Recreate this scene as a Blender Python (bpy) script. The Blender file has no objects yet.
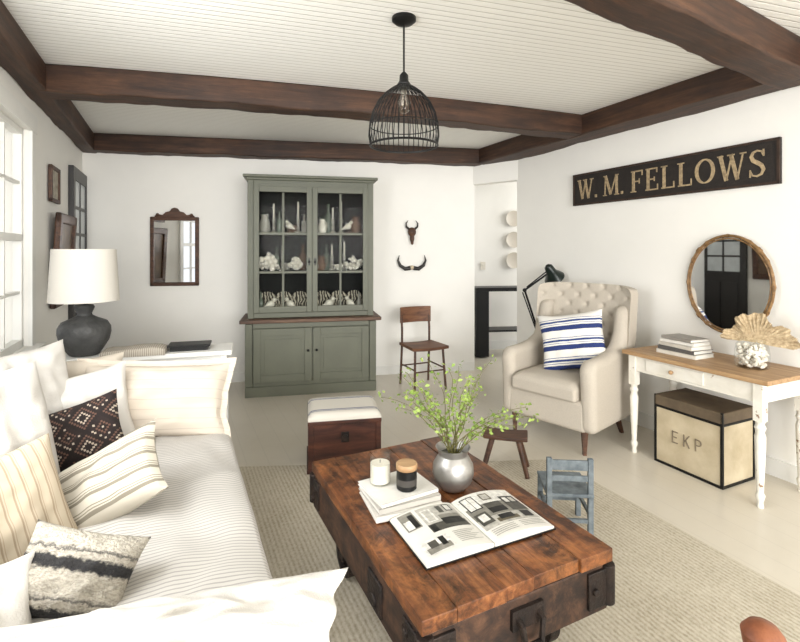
import bpy, bmesh, math, random
from math import sin, cos, pi, radians, atan2, sqrt
from mathutils import Vector, Matrix, Euler
from mathutils import noise as mn
random.seed(7)
S = bpy.context.scene
COL = S.collection
A25 = atan2(225, 480)
RWR = A25 - pi/2
LWR = A25 + pi/2
BWR = math.atan(0.19)
ZC = 2.64
ZB = 2.46

# ------------------------------------------------------------ materials
def lin(c):
    r = []
    for v in c:
        v = v/255.0
        r.append(v/12.92 if v <= 0.04045 else ((v+0.055)/1.055)**2.4)
    return (r[0], r[1], r[2], 1)

def newmat(n):
    m = bpy.data.materials.new(n)
    m.use_nodes = True
    nt = m.node_tree
    return m, nt, nt.nodes['Principled BSDF']

def coords(nt, scale=(1, 1, 1), rot=(0, 0, 0)):
    tc = nt.nodes.new('ShaderNodeTexCoord')
    mp = nt.nodes.new('ShaderNodeMapping')
    mp.inputs['Scale'].default_value = scale
    mp.inputs['Rotation'].default_value = rot
    nt.links.new(tc.outputs['Object'], mp.inputs['Vector'])
    return mp.outputs['Vector']

def noise(nt, vec, scale, detail=4, rough=.55, dist=0):
    n = nt.nodes.new('ShaderNodeTexNoise')
    n.inputs['Scale'].default_value = scale
    n.inputs['Detail'].default_value = detail
    n.inputs['Roughness'].default_value = rough
    n.inputs['Distortion'].default_value = dist
    nt.links.new(vec, n.inputs['Vector'])
    return n.outputs['Fac']

def ramp(nt, fac, stops, const=False):
    r = nt.nodes.new('ShaderNodeValToRGB')
    cr = r.color_ramp
    if const:
        cr.interpolation = 'CONSTANT'
    while len(cr.elements) < len(stops):
        cr.elements.new(0.5)
    for e, (p, c) in zip(cr.elements, stops):
        e.position = p
        e.color = c
    nt.links.new(fac, r.inputs['Fac'])
    return r.outputs['Color']

def mixc(nt, fac, a, b, mode='MIX'):
    mx = nt.nodes.new('ShaderNodeMix')
    mx.data_type = 'RGBA'; mx.blend_type = mode
    for i, v in ((0, fac), (6, a), (7, b)):
        if isinstance(v, (int, float, tuple)):
            mx.inputs[i].default_value = v
        else:
            nt.links.new(v, mx.inputs[i])
    return mx.outputs[2]

def bump(nt, b, h, strength, dist=.01):
    bp = nt.nodes.new('ShaderNodeBump')
    bp.inputs['Strength'].default_value = strength
    bp.inputs['Distance'].default_value = dist
    nt.links.new(h, bp.inputs['Height'])
    nt.links.new(bp.outputs['Normal'], b.inputs['Normal'])

def math_node(nt, op, a, b=None, c=None):
    n = nt.nodes.new('ShaderNodeMath')
    n.operation = op
    for i, v in enumerate((a, b, c)):
        if v is None:
            continue
        if isinstance(v, (int, float)):
            n.inputs[i].default_value = v
        else:
            nt.links.new(v, n.inputs[i])
    return n.outputs[0]

def mat(name, col, rough=.6, metal=0, var=.07, scale=8, bmp=0, bscale=80, col2=None, emit=0):
    m, nt, b = newmat(name)
    v = coords(nt)
    c = lin(col)
    lo = tuple(x*(1-var) for x in c[:3])+(1,)
    hi = tuple(min(1, x*(1+var)) for x in c[:3])+(1,)
    if col2:
        hi = lin(col2)
        lo = c
    f = noise(nt, v, scale)
    nt.links.new(ramp(nt, f, [(.3, lo), (.7, hi)]), b.inputs['Base Color'])
    b.inputs['Roughness'].default_value = rough
    b.inputs['Metallic'].default_value = metal
    if bmp:
        bump(nt, b, noise(nt, v, bscale, 2), bmp)
    return m

def wood(name, dark, mid, light, grain=(2, 30, 30), rough=.55, bmp=.25, scale=1.0, wear=None, stain=None, wlo=.60, whi=.66, hi2=None):
    m, nt, b = newmat(name)
    v = coords(nt, grain)
    f = noise(nt, v, scale, 6, .65, .6)
    col = ramp(nt, f, [(.3, lin(dark)), (.5, lin(mid)), (.72, lin(light))])
    if hi2:
        f4 = noise(nt, coords(nt), 4.5, 5, .7, .5)
        mk = ramp(nt, f4, [(.50, (0, 0, 0, 1)), (.62, (.6, .6, .6, 1))])
        col = mixc(nt, mk, col, lin(hi2))
    if wear:
        f2 = noise(nt, coords(nt), 14, 5, .7)
        mk = ramp(nt, f2, [(wlo, (0, 0, 0, 1)), (whi, (1, 1, 1, 1))])
        col = mixc(nt, mk, col, lin(wear))
    if stain:
        f3 = noise(nt, coords(nt), 8, 7, .75, .6)
        mk = ramp(nt, f3, [(.38, (.9, .9, .9, 1)), (.48, (.45, .45, .45, 1)), (.60, (0, 0, 0, 1))])
        col = mixc(nt, mk, col, lin(stain))
    nt.links.new(col, b.inputs['Base Color'])
    b.inputs['Roughness'].default_value = rough
    if bmp:
        bump(nt, b, f, bmp, .004)
    return m

def stripes(name, axis, period, stops, rough=.9, weave=350, offs=0.0, wob=0.0):
    m, nt, b = newmat(name)
    v = coords(nt)
    sp = nt.nodes.new('ShaderNodeSeparateXYZ')
    nt.links.new(v, sp.inputs[0])
    a = math_node(nt, 'ADD', sp.outputs[axis], 10.0*period+offs if period > .3 else 10.0+offs)
    if wob:
        a = math_node(nt, 'ADD', a, math_node(nt, 'MULTIPLY', noise(nt, v, 10), wob))
    fr = math_node(nt, 'FRACT', math_node(nt, 'DIVIDE', a, period))
    nt.links.new(ramp(nt, fr, [(p, lin(c)) for p, c in stops], True), b.inputs['Base Color'])
    b.inputs['Roughness'].default_value = rough
    bump(nt, b, noise(nt, v, weave, 2), .25, .003)
    return m

M_wall = mat('white_wall_paint', (240, 238, 232), .85, var=.015, scale=3, bmp=.05, bscale=40)
M_trimw = mat('white_trim_paint', (234, 233, 228), .55, var=.02)

M_beam, nt, b = newmat('stained_beam_wood')
f = noise(nt, coords(nt, (1.6, 24, 24)), 1.0, 6, .7, .5)
f2 = noise(nt, coords(nt, (1, 3, 3)), 2.4, 5, .7)
c0 = ramp(nt, f, [(.28, lin((34, 20, 12))), (.5, lin((66, 42, 27))), (.75, lin((98, 66, 44)))])
c1 = ramp(nt, f2, [(.38, (.45, .42, .4, 1)), (.6, (1, 1, 1, 1))])
nt.links.new(mixc(nt, .8, c0, c1, 'MULTIPLY'), b.inputs['Base Color'])
b.inputs['Roughness'].default_value = .62
bump(nt, b, f, .5, .008)

# ceiling beadboard
M_ceil, nt, b = newmat('beadboard_ceiling')
v = coords(nt, (1, 1, 1), (0, 0, -radians(17)))
sp = nt.nodes.new('ShaderNodeSeparateXYZ'); nt.links.new(v, sp.inputs[0])
fr = math_node(nt, 'FRACT', math_node(nt, 'DIVIDE', math_node(nt, 'ADD', sp.outputs[1], 20.0), .048))
tri = math_node(nt, 'ABSOLUTE', math_node(nt, 'SUBTRACT', fr, .5))
g = ramp(nt, tri, [(.38, (1, 1, 1, 1)), (.48, (0, 0, 0, 1))])
nt.links.new(ramp(nt, g, [(0, lin((200, 198, 190))), (.7, lin((245, 244, 239)))]), b.inputs['Base Color'])
b.inputs['Roughness'].default_value = .6
bump(nt, b, g, .5, .006)

# floor
M_floor, nt, b = newmat('painted_floor')
v = coords(nt, (1, 1, 1), (0, 0, -A25))
sp = nt.nodes.new('ShaderNodeSeparateXYZ'); nt.links.new(v, sp.inputs[0])
fr = math_node(nt, 'FRACT', math_node(nt, 'DIVIDE', math_node(nt, 'ADD', sp.outputs[0], 20.0), .14))
tri = math_node(nt, 'ABSOLUTE', math_node(nt, 'SUBTRACT', fr, .5))
g = ramp(nt, tri, [(.47, (1, 1, 1, 1)), (.5, (0, 0, 0, 1))])
n = noise(nt, v, 1.3, 4)
c1 = ramp(nt, n, [(.3, lin((203, 195, 179))), (.7, lin((214, 207, 193)))])
nt.links.new(mixc(nt, .10, c1, g, 'MULTIPLY'), b.inputs['Base Color'])
b.inputs['Roughness'].default_value = .3
bump(nt, b, g, .15, .003)

# rug
M_rug, nt, b = newmat('woven_rug')
v = coords(nt, (1, 1, 1), (0, 0, -A25))
f1 = noise(nt, coords(nt, (90, 60, 30), (0, 0, -A25)), 1.0, 3, .7)
f2 = noise(nt, v, 5, 5)
sp = nt.nodes.new('ShaderNodeSeparateXYZ'); nt.links.new(v, sp.inputs[0])
fr = math_node(nt, 'FRACT', math_node(nt, 'DIVIDE', math_node(nt, 'ADD', sp.outputs[0], 20.0), .022))
tri = math_node(nt, 'ABSOLUTE', math_node(nt, 'SUBTRACT', fr, .5))
h = math_node(nt, 'ADD', math_node(nt, 'MULTIPLY', tri, .45), math_node(nt, 'ADD', math_node(nt, 'MULTIPLY', f1, .7), math_node(nt, 'MULTIPLY', f2, .25)))
nt.links.new(ramp(nt, h, [(.35, lin((152, 142, 122))), (.58, lin((186, 177, 158))), (.85, lin((208, 201, 185)))]), b.inputs['Base Color'])
b.inputs['Roughness'].default_value = .95
bump(nt, b, h, .6, .006)

M_white = mat('white_linen', (206, 202, 195), .95, var=.03, scale=5, bmp=.3, bscale=240)
M_cream = mat('cream_linen', (198, 188, 173), .95, var=.03, scale=5, bmp=.35, bscale=260)
M_oat = mat('oatmeal_linen', (190, 181, 167), .95, var=.06, scale=160, bmp=.35, bscale=320)
M_seat = stripes('ticking_seat_cloth', 1, .018, [(0, (202, 198, 192)), (.70, (166, 163, 158))], wob=.006)
M_sage = mat('sage_green_paint', (96, 98, 83), .5, var=.08, scale=4, bmp=.08, bscale=50)
M_sagein = mat('painted_interior_shade', (20, 20, 18), .85, var=.1)  # cabinet's inner shade put into the colour, near black
M_walnut = wood('walnut_wood', (44, 27, 18), (76, 48, 32), (100, 68, 46), (3, 26, 26))
M_chairw = wood('chair_seat_wood', (70, 42, 26), (108, 70, 46), (134, 92, 62), (3, 26, 26))
M_count = wood('worn_counter_wood', (60, 42, 32), (88, 62, 45), (112, 84, 62), (3, 26, 26))
M_table = wood('reclaimed_table_wood', (60, 33, 19), (118, 70, 39), (164, 108, 64), (24, 2.6, 24), .42, .6, 1.3, None, (32, 18, 12), hi2=(176, 112, 62))
M_tablee = wood('reclaimed_dark_timber', (32, 21, 15), (72, 48, 33), (108, 76, 54), (14, 2.2, 14), .65, .5, 1.2, None, (24, 16, 12))
M_iron = mat('rusty_cast_iron', (32, 30, 29), .6, .5, var=.3, scale=18, bmp=.4, col2=(58, 46, 40))
M_black = mat('black_metal', (18, 18, 18), .42, .4, var=.1)
M_pewter = mat('pewter', (172, 170, 166), .40, .9, var=.14, scale=9, bmp=.3, bscale=18)
M_pine = wood('pine_desk_top', (132, 100, 68), (166, 132, 94), (190, 158, 118), (2.5, 34, 34), .5)
M_chip = wood('chipped_white_paint', (218, 213, 200), (228, 224, 213), (234, 231, 222), (6, 6, 6), .6, .1, 1.0, (140, 110, 84), None, .612, .64)
M_apron = wood('worn_white_apron_paint', (216, 211, 198), (227, 223, 212), (233, 230, 221), (6, 6, 6), .6, .1, 1.0, (176, 156, 132), None, .68, .71)
M_mirror, nt, b = newmat('mirror_glass')
nt.links.new(ramp(nt, noise(nt, coords(nt), 3), [(.3, (.86, .87, .87, 1)), (.7, (.9, .9, .9, 1))]), b.inputs['Base Color'])
b.inputs['Metallic'].default_value = 1; b.inputs['Roughness'].default_value = .02
def glassmat(name, refl, tint=(.97, .98, .97, 1)):
    m, nt, b = newmat(name)
    out = nt.nodes['Material Output']
    tr = nt.nodes.new('ShaderNodeBsdfTransparent'); tr.inputs[0].default_value = tint
    gl = nt.nodes.new('ShaderNodeBsdfGlossy'); gl.inputs['Roughness'].default_value = .03
    lw_ = nt.nodes.new('ShaderNodeLayerWeight'); lw_.inputs[0].default_value = .25
    fac = math_node(nt, 'ADD', math_node(nt, 'MULTIPLY', lw_.outputs['Facing'], refl*3), refl*.3)
    ms = nt.nodes.new('ShaderNodeMixShader')
    nt.links.new(fac, ms.inputs[0]); nt.links.new(tr.outputs[0], ms.inputs[1]); nt.links.new(gl.outputs[0], ms.inputs[2])
    nt.links.new(ms.outputs[0], out.inputs['Surface'])
    return m
M_pane = glassmat('cabinet_pane_glass', .006, (.93, .94, .93, 1))
M_glass = glassmat('clear_glass', .12)
M_bamboo = wood('gilt_bamboo', (78, 54, 30), (128, 96, 58), (164, 130, 88), (40, 40, 40), .45)
M_gold = mat('aged_gilt_letters', (166, 146, 114), .7, .1, var=.35, scale=50)
M_signb = mat('blackened_board', (32, 26, 22), .7, var=.3, scale=20, bmp=.2)
M_lamp = mat('charcoal_ceramic', (62, 62, 61), .6, var=.35, scale=14, bmp=.6, bscale=40)
M_cer = mat('cream_ceramic', (222, 216, 202), .45, var=.08)
M_cerd = mat('grey_ceramic', (158, 154, 144), .5, var=.2, scale=15)
M_brown = mat('brown_ceramic', (104, 76, 52), .5, var=.2)
M_coral = mat('bleached_coral', (228, 221, 208), .9, var=.12, scale=50, bmp=.8, bscale=90)
M_paper = mat('paper_pages', (218, 215, 207), .8, var=.03)
M_leafg = mat('spring_leaf', (98, 128, 48), .6, var=.3, scale=20, col2=(150, 168, 84))
M_stem = mat('green_brown_stem', (96, 92, 50), .7, var=.2)
M_bone = mat('bone', (196, 180, 152), .7, var=.15, scale=30)
M_horn = mat('dark_horn', (30, 24, 21), .4, var=.3, scale=20)
M_bottle = mat('smoky_bottle_glass', (110, 118, 106), .15, var=.15)

# ------------------------------------------------------------ mesh builder
def align(p, q):
    p = Vector(p); q = Vector(q)
    d = q-p
    return Matrix.Translation((p+q)/2) @ d.to_track_quat('Z', 'Y').to_matrix().to_4x4(), d.length

class MB:
    def __init__(s):
        s.bm = bmesh.new()
    def box(s, c, d, r=(0, 0, 0)):
        bmesh.ops.create_cube(s.bm, size=1, matrix=Matrix.Translation(c) @ Euler(r).to_matrix().to_4x4() @ Matrix.Diagonal((d[0], d[1], d[2], 1)))
        return s
    def cyl(s, p, q, r, r2=None, n=12):
        m, L = align(p, q)
        bmesh.ops.create_cone(s.bm, cap_ends=True, segments=n, radius1=r, radius2=r if r2 is None else r2, depth=L, matrix=m)
        return s
    def sph(s, c, r, r3=None, n=12, rot=(0, 0, 0)):
        d = r3 or (r, r, r)
        bmesh.ops.create_uvsphere(s.bm, u_segments=n, v_segments=max(6, n*2//3), radius=1, matrix=Matrix.Translation(c) @ Euler(rot).to_matrix().to_4x4() @ Matrix.Diagonal((d[0], d[1], d[2], 1)))
        return s
    def lathe(s, prof, c=(0, 0, 0), n=28, capb=True, capt=True, mtx=None):
        rings = []
        for r, z in prof:
            ring = []
            for i in range(n):
                a = 2*pi*i/n
                co = Vector((r*cos(a), r*sin(a), z))
                if mtx: co = mtx @ co
                ring.append(s.bm.verts.new(co+Vector(c)))
            rings.append(ring)
        for a, b in zip(rings, rings[1:]):
            for i in range(n):
                s.bm.faces.new((a[i], a[(i+1) % n], b[(i+1) % n], b[i]))
        if capb: s.bm.faces.new(rings[0][::-1])
        if capt: s.bm.faces.new(rings[-1])
        return s
    def tube(s, pts, r, n=8, closed=False):
        pts = [Vector(p) for p in pts]
        k = len(pts)
        rs = r if isinstance(r, (list, tuple)) else [r]*k
        rings = []
        up = None
        for i, p in enumerate(pts):
            if closed:
                t = pts[(i+1) % k]-pts[i-1]
            else:
                t = pts[min(i+1, k-1)]-pts[max(i-1, 0)]
            t.normalize()
            if up is None:
                up = t.orthogonal().normalized()
            up = (up - t*up.dot(t))
            if up.length < 1e-5: up = t.orthogonal()
            up.normalize()
            w = t.cross(up)
            rings.append([s.bm.verts.new(p+(up*cos(2*pi*j/n)+w*sin(2*pi*j/n))*rs[i]) for j in range(n)])
        prs = list(zip(rings, rings[1:]))
        if closed: prs.append((rings[-1], rings[0]))
        for a, b in prs:
            for j in range(n):
                s.bm.faces.new((a[j], a[(j+1) % n], b[(j+1) % n], b[j]))
        if not closed:
            s.bm.faces.new(rings[0][::-1]); s.bm.faces.new(rings[-1])
        return s
    def prism(s, pts, a, b, plane='xz'):
        def co(p, t):
            if plane == 'xz': return (p[0], t, p[1])
            if plane == 'yz': return (t, p[0], p[1])
            return (p[0], p[1], t)
        A = [s.bm.verts.new(co(p, a)) for p in pts]
        B = [s.bm.verts.new(co(p, b)) for p in pts]
        s.bm.faces.new(A[::-1]); s.bm.faces.new(B)
        k = len(pts)
        for i in range(k):
            s.bm.faces.new((A[i], A[(i+1) % k], B[(i+1) % k], B[i]))
        return s
    def shell(s, f, nu, nv, back):
        F = [[s.bm.verts.new(f(i/nu*2-1, j/nv*2-1)) for j in range(nv+1)] for i in range(nu+1)]
        K = [[None]*(nv+1) for _ in range(nu+1)]
        for i in range(nu+1):
            for j in range(nv+1):
                K[i][j] = s.bm.verts.new(back(i/nu*2-1, j/nv*2-1))
        for i in range(nu):
            for j in range(nv):
                s.bm.faces.new((F[i][j], F[i+1][j], F[i+1][j+1], F[i][j+1]))
                s.bm.faces.new((K[i][j], K[i][j+1], K[i+1][j+1], K[i+1][j]))
        for i in range(nu):
            s.bm.faces.new((F[i][0], K[i][0], K[i+1][0], F[i+1][0]))
            s.bm.faces.new((F[i][nv], F[i+1][nv], K[i+1][nv], K[i][nv]))
        for j in range(nv):
            s.bm.faces.new((F[0][j], F[0][j+1], K[0][j+1], K[0][j]))
            s.bm.faces.new((F[nu][j], K[nu][j], K[nu][j+1], F[nu][j+1]))
        bmesh.ops.remove_doubles(s.bm, verts=s.bm.verts, dist=1e-5)
        return s
    def done(s, name, m, parent=None, smooth=True, bevel=0, sub=0, loc=(0, 0, 0), rot=(0, 0, 0), label=None, cat=None, group=None, kind=None, seg=2):
        bmesh.ops.recalc_face_normals(s.bm, faces=s.bm.faces)
        me = bpy.data.meshes.new(name)
        s.bm.to_mesh(me); s.bm.free()
        if smooth:
            for p in me.polygons: p.use_smooth = True
            try: me.set_sharp_from_angle(angle=radians(40))
            except Exception: pass
        o = bpy.data.objects.new(name, me)
        for mm in (m if isinstance(m, list) else [m]): me.materials.append(mm)
        COL.objects.link(o)
        o.location = loc; o.rotation_euler = rot
        if parent: o.parent = parent
        if bevel:
            md = o.modifiers.new('bevel', 'BEVEL'); md.width = bevel; md.segments = seg
            md.limit_method = 'ANGLE'; md.angle_limit = radians(35)
        if sub:
            md = o.modifiers.new('sub', 'SUBSURF'); md.levels = sub; md.render_levels = sub
        if label: o['label'] = label
        if cat: o['category'] = cat
        if group: o['group'] = group
        if kind: o['kind'] = kind
        return o

def thing(name, label, cat, loc, rot=0, group=None):
    o = bpy.data.objects.new(name, None)
    o.empty_display_size = .05
    COL.objects.link(o)
    o.location = loc
    o.rotation_euler = rot if isinstance(rot, (tuple, list)) else (0, 0, rot)
    o['label'] = label; o['category'] = cat
    if group: o['group'] = group
    return o

def LW(t, off): return (-3.36+.4245*t+.9055*off, 5.11-.9055*t+.4245*off)
def RW(s, off): return (2.468-.4245*s-.9055*off, 2.96+.9055*s-.4245*off)
def BW(x, off): return (x+.187*off, 5.63+.19*x-.982*off)

# ------------------------------------------------------------ room shell
def slab(name, p0, p1, th, z0, z1, m, off=0):
    p0 = Vector(p0); p1 = Vector(p1)
    d = p1-p0; a = atan2(d.y, d.x)
    mid = (p0+p1)/2
    b = MB().box((0, off, 0), (d.length, th, z1-z0))
    return b.done(name, m, smooth=False, loc=(mid.x, mid.y, (z0+z1)/2), rot=(0, 0, a), kind='structure')

MB().box((0.3, 3.3, -.05), (12, 12, .1)).done('floor', M_floor, smooth=False, kind='structure')
MB().box((0.3, 3.3, ZC+.05), (12, 12, .1)).done('ceiling', M_ceil, smooth=False, kind='structure')

lw = MB()
def lwbox(t0, t1, z0, z1):
    lw.box(((t0+t1)/2, .07, (z0+z1)/2), (t1-t0, .14, z1-z0))
W0, W1, WZ0, WZ1 = 2.16, 3.20, .82, 2.24
W2, W3 = 3.75, 4.8
lwbox(.05, W0, 0, ZC); lwbox(W0, W1, 0, WZ0); lwbox(W0, W1, WZ1, ZC)
lwbox(W1, W2, 0, ZC); lwbox(W2, W3, 0, WZ0); lwbox(W2, W3, WZ1, ZC); lwbox(W3, 6.4, 0, ZC)
for v_ in lw.bm.verts:
    x, y, z = v_.co
    p = LW(x, -y)
    v_.co = (p[0], p[1], z)
lw.done('wall_left', M_wall, smooth=False, kind='structure')

slab('wall_back', (-3.309-.3, 5.63+.19*(-3.609)), (.90, 5.63+.19*.90), .12, 0, ZC, M_wall, .06)
r0 = RW(-4.2, -.06); r1 = RW(2.707, -.06)
slab('wall_right', r0, r1, .12, 0, ZC, M_wall)
slab('trim_7', (.90, 5.86), RW(2.70, -.06), .12, 2.24, ZC, M_wall, 0)
slab('wall_far', (-.6, 6.72), (4.2, 7.5), .1, 0, ZC, M_wall, .05)
slab('baseboard_back', BW(-3.2, .008), BW(.89, .008), .016, 0, .10, M_trimw)
slab('baseboard_right', RW(-3, .008), RW(2.70, .008), .016, 0, .11, M_trimw)
slab('baseboard_left', LW(.9, .008), LW(6.3, .008), .016, 0, .10, M_trimw)
slab('baseboard_far', (-.2, 6.77), (4.0, 7.46), .016, 0, .12, M_trimw)

def beam(name, p0, p1, w, z0=ZB, z1=ZC, bow=0):
    p0 = Vector(p0); p1 = Vector(p1)
    d = p1-p0
    n = 70
    b = MB()
    L = d.length
    rows = []
    sd = len(name)*3.1+L
    for i in range(n+1):
        x = -L/2+L*i/n
        j = [.014*mn.noise(Vector((x*2.6, k*7.3, sd)))+.007*mn.noise(Vector((x*9, k*3.3, sd))) for k in range(4)]
        bw = bow*(1-(2*x/L)**2)
        rows.append([b.bm.verts.new((x, -w/2+j[0]+bw, z0-ZB+j[1])), b.bm.verts.new((x, w/2+j[2]+bw, z0-ZB+j[3])),
                     b.bm.verts.new((x, w/2+bw, z1-ZB)), b.bm.verts.new((x, -w/2+bw, z1-ZB))])
    for a, c_ in zip(rows, rows[1:]):
        for k in range(4):
            b.bm.faces.new((a[k], a[(k+1) % 4], c_[(k+1) % 4], c_[k]))
    b.bm.faces.new(rows[0]); b.bm.faces.new(rows[-1][::-1])
    m = (p0+p1)/2
    return b.done(name, M_beam, loc=(m.x, m.y, ZB), rot=(0, 0, atan2(d.y, d.x)), bevel=.012, kind='structure')
beam('trim_1', LW(.05, .065), LW(6.3, .065), .13)
beam('trim_2', (-2.54, 3.09), (1.60, 4.31), .19, bow=-.10)
beam('trim_3', BW(-3.2, .09), BW(.95, .09), .17)
beam('trim_4', RW(-3.5, .13), RW(3.12, .13), .27)
beam('trim_5', (-.97, .82), (2.46, 2.94), .22)

def window(name, t0, t1, z0, z1):
    w = t1-t0; cx = (t0+t1)/2
    b = MB()
    b.box((-w/2-.045, -.01, (z0+z1)/2), (.09, .025, z1-z0+.18))
    b.box((w/2+.045, -.01, (z0+z1)/2), (.09, .025, z1-z0+.18))
    b.box((0, -.012, z1+.05), (w+.22, .03, .11))
    b.box((0, -.03, z0-.02), (w+.24, .09, .035))
    b.box((0, -.01, z0-.08), (w+.18, .02, .09))
    y = .05
    b.box((-w/2+.02, y, (z0+z1)/2), (.04, .05, z1-z0)); b.box((w/2-.02, y, (z0+z1)/2), (.04, .05, z1-z0))
    b.box((0, y, z1-.02), (w, .05, .04)); b.box((0, y, z0+.025), (w, .05, .05)); b.box((0, y, (z0+z1)/2), (w, .05, .045))
    for k in (1, 2):
        b.box((-w/2+w*k/3, y, (z0+z1)/2), (.018, .03, z1-z0))
    for zz in (z0+(z1-z0)*.25, z0+(z1-z0)*.75):
        b.box((0, y, zz), (w, .03, .018))
    p = LW(cx, 0)
    return b.done(name, M_trimw, smooth=False, loc=(p[0], p[1], 0), rot=(0, 0, LWR), bevel=.002, kind='structure')
window('window_1', W0, W1, WZ0, WZ1)
window('window_2', W2, W3, WZ0, WZ1)

p = LW(.47, .0)
M_dd = mat('black_brown_door_paint', (26, 22, 20), .4, var=.15)
M_daypane = mat('painted_daylight_pane', (206, 212, 214), .15, var=.1)  # opaque pale colour stands in for daylight in the door panes
b = MB()
w = .78; zt = 2.22
b.box((-w/2+.05, -.02, zt/2), (.10, .045, zt)); b.box((w/2-.05, -.02, zt/2), (.10, .045, zt))
b.box((0, -.02, zt-.06), (w-.2, .045, .12)); b.box((0, -.02, .55), (w-.2, .045, 1.1))
for k in (1,): b.box((-.29+.58*k/2, -.02, 1.6), (.03, .035, 1.1))
for k in (1, 2, 3): b.box((0, -.02, 1.1+1.0*k/4), (.58, .035, .03))
for x in (-.15, .15): b.box((x, -.045, .55), (.22, .012, .75))
d = b.done('door_1', M_dd, smooth=False, loc=(p[0], p[1], 0), rot=(0, 0, LWR), bevel=.003, kind='structure')
MB().box((0, -.028, 1.6), (.6, .004, 1.1)).done('glass', M_daypane, parent=d, smooth=False)

# ------------------------------------------------------------ rug
def rugpt(u, v):
    a = Vector((-1.38, 3.17)); bb = Vector((1.06, 3.30)); c_ = Vector((2.36, .50)); d_ = Vector((-.10, .35))
    u = (u+1)/2; v = (v+1)/2
    top = a.lerp(bb, u); bot = d_.lerp(c_, u)
    return top.lerp(bot, v)
def rf(u, v):
    q = rugpt(u, v); return (q.x, q.y, .011+.003*mn.noise(Vector((q.x*2, q.y*2, 0))))
def rb(u, v):
    q = rugpt(u, v); return (q.x, q.y, .001)
MB().shell(rf, 40, 40, rb).done('area_rug', M_rug, label='flat woven beige jute rug with grey flecks on the floor', cat='rug')

# ------------------------------------------------------------ hutch
H = thing('display_cabinet', 'sage green painted hutch with glazed upper doors against the wall', 'cabinet', (-.937, 5.09, 0), radians(12))
b = MB()
b.box((0, 0, .41), (1.26, .48, .62)); b.box((0, -.01, .05), (1.30, .52, .10))
for x in (-.615, .615): b.box((x, -.245, .41), (.07, .03, .62))
b.box((0, -.245, .41), (.04, .03, .50)); b.box((0, -.245, .70), (1.15, .028, .05)); b.box((0, -.245, .12), (1.15, .028, .04))
yb = .05
for x in (-.615, .615): b.box((x, yb, 1.46), (.03, .40, 1.40))
b.box((0, .24, 1.46), (1.24, .02, 1.40)); b.box((0, yb, 2.14), (1.20, .39, .03))
for x in (-.605, .605): b.box((x, -.155, 1.46), (.06, .025, 1.40))
b.box((0, -.155, 2.125), (1.15, .023, .08)); b.box((0, -.155, .79), (1.15, .023, .05))
b.done('body', M_sage, H, smooth=False, bevel=.004)
MB().box((0, .228, 1.45), (1.20, .006, 1.36)).box((-.598, .05, 1.45), (.004, .35, 1.36)).box((.598, .05, 1.45), (.004, .35, 1.36)).done('shade_lining', M_sagein, H, smooth=False)  # thin dark sheets carrying the painted shade inside the cabinet
for zz in (1.615, 1.225, .785):
    MB().box((0, .03, zz), (1.19, .37, .02)).done('shelf', M_sagein, H, smooth=False)
MB().box((0, -.015, .745), (1.40, .56, .035)).done('countertop', M_count, H, smooth=False, bevel=.006)
b = MB().box((0, .03, 2.165), (1.29, .46, .025)).box((0, .02, 2.19), (1.35, .50, .028))
b.done('cornice', M_sage, H, smooth=False, bevel=.006)
dw = .572
for sx in (-1, 1):
    cx = sx*.288
    b = MB()
    z0, z1 = .82, 2.09
    for x in (-1, 1): b.box((cx+x*(dw/2-.026), -.18, (z0+z1)/2), (.052, .025, z1-z0))
    b.box((cx, -.18, z1-.027), (dw-.106, .023, .055)); b.box((cx, -.18, z0+.03), (dw-.106, .023, .06))
    b.box((cx, -.18, (z0+z1)/2), (.022, .020, z1-z0-.12))
    for zz in (1.615, 1.225): b.box((cx, -.18, zz), (dw-.106, .018, .024))
    dr = b.done('door', M_sage, H, smooth=False, bevel=.002)
    MB().box((cx, -.172, (z0+z1)/2), (dw-.08, .003, z1-z0-.08)).done('glass', M_pane, dr, smooth=False)
    MB().sph((cx-sx*(dw/2-.028), -.21, 1.33), .012).cyl((cx-sx*(dw/2-.028), -.19, 1.33), (cx-sx*(dw/2-.028), -.21, 1.33), .005).box((cx-sx*(dw/2-.028), -.195, 1.33), (.016, .006, .07)).done('handle', M_black, dr)
    b = MB()
    z0, z1 = .145, .672
    b.box((cx, -.266, (z0+z1)/2), (dw-.01, .014, z1-z0))
    for x in (-1, 1): b.box((cx+x*(dw/2-.04), -.280, (z0+z1)/2), (.07, .014, z1-z0))
    b.box((cx, -.280, z1-.035), (dw-.152, .013, .07)); b.box((cx, -.280, z0+.035), (dw-.152, .013, .07))
    b.box((cx, -.276, (z0+z1)/2), (dw-.22, .010, z1-z0-.21))
    dr = b.done('door', M_sage, H, smooth=False, bevel=.002)
    MB().cyl((cx-sx*(dw/2-.04), -.285, .45), (cx-sx*(dw/2-.04), -.30, .45), .005).sph((cx-sx*(dw/2-.04), -.307, .45), .013).done('knob', M_black, dr)

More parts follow.
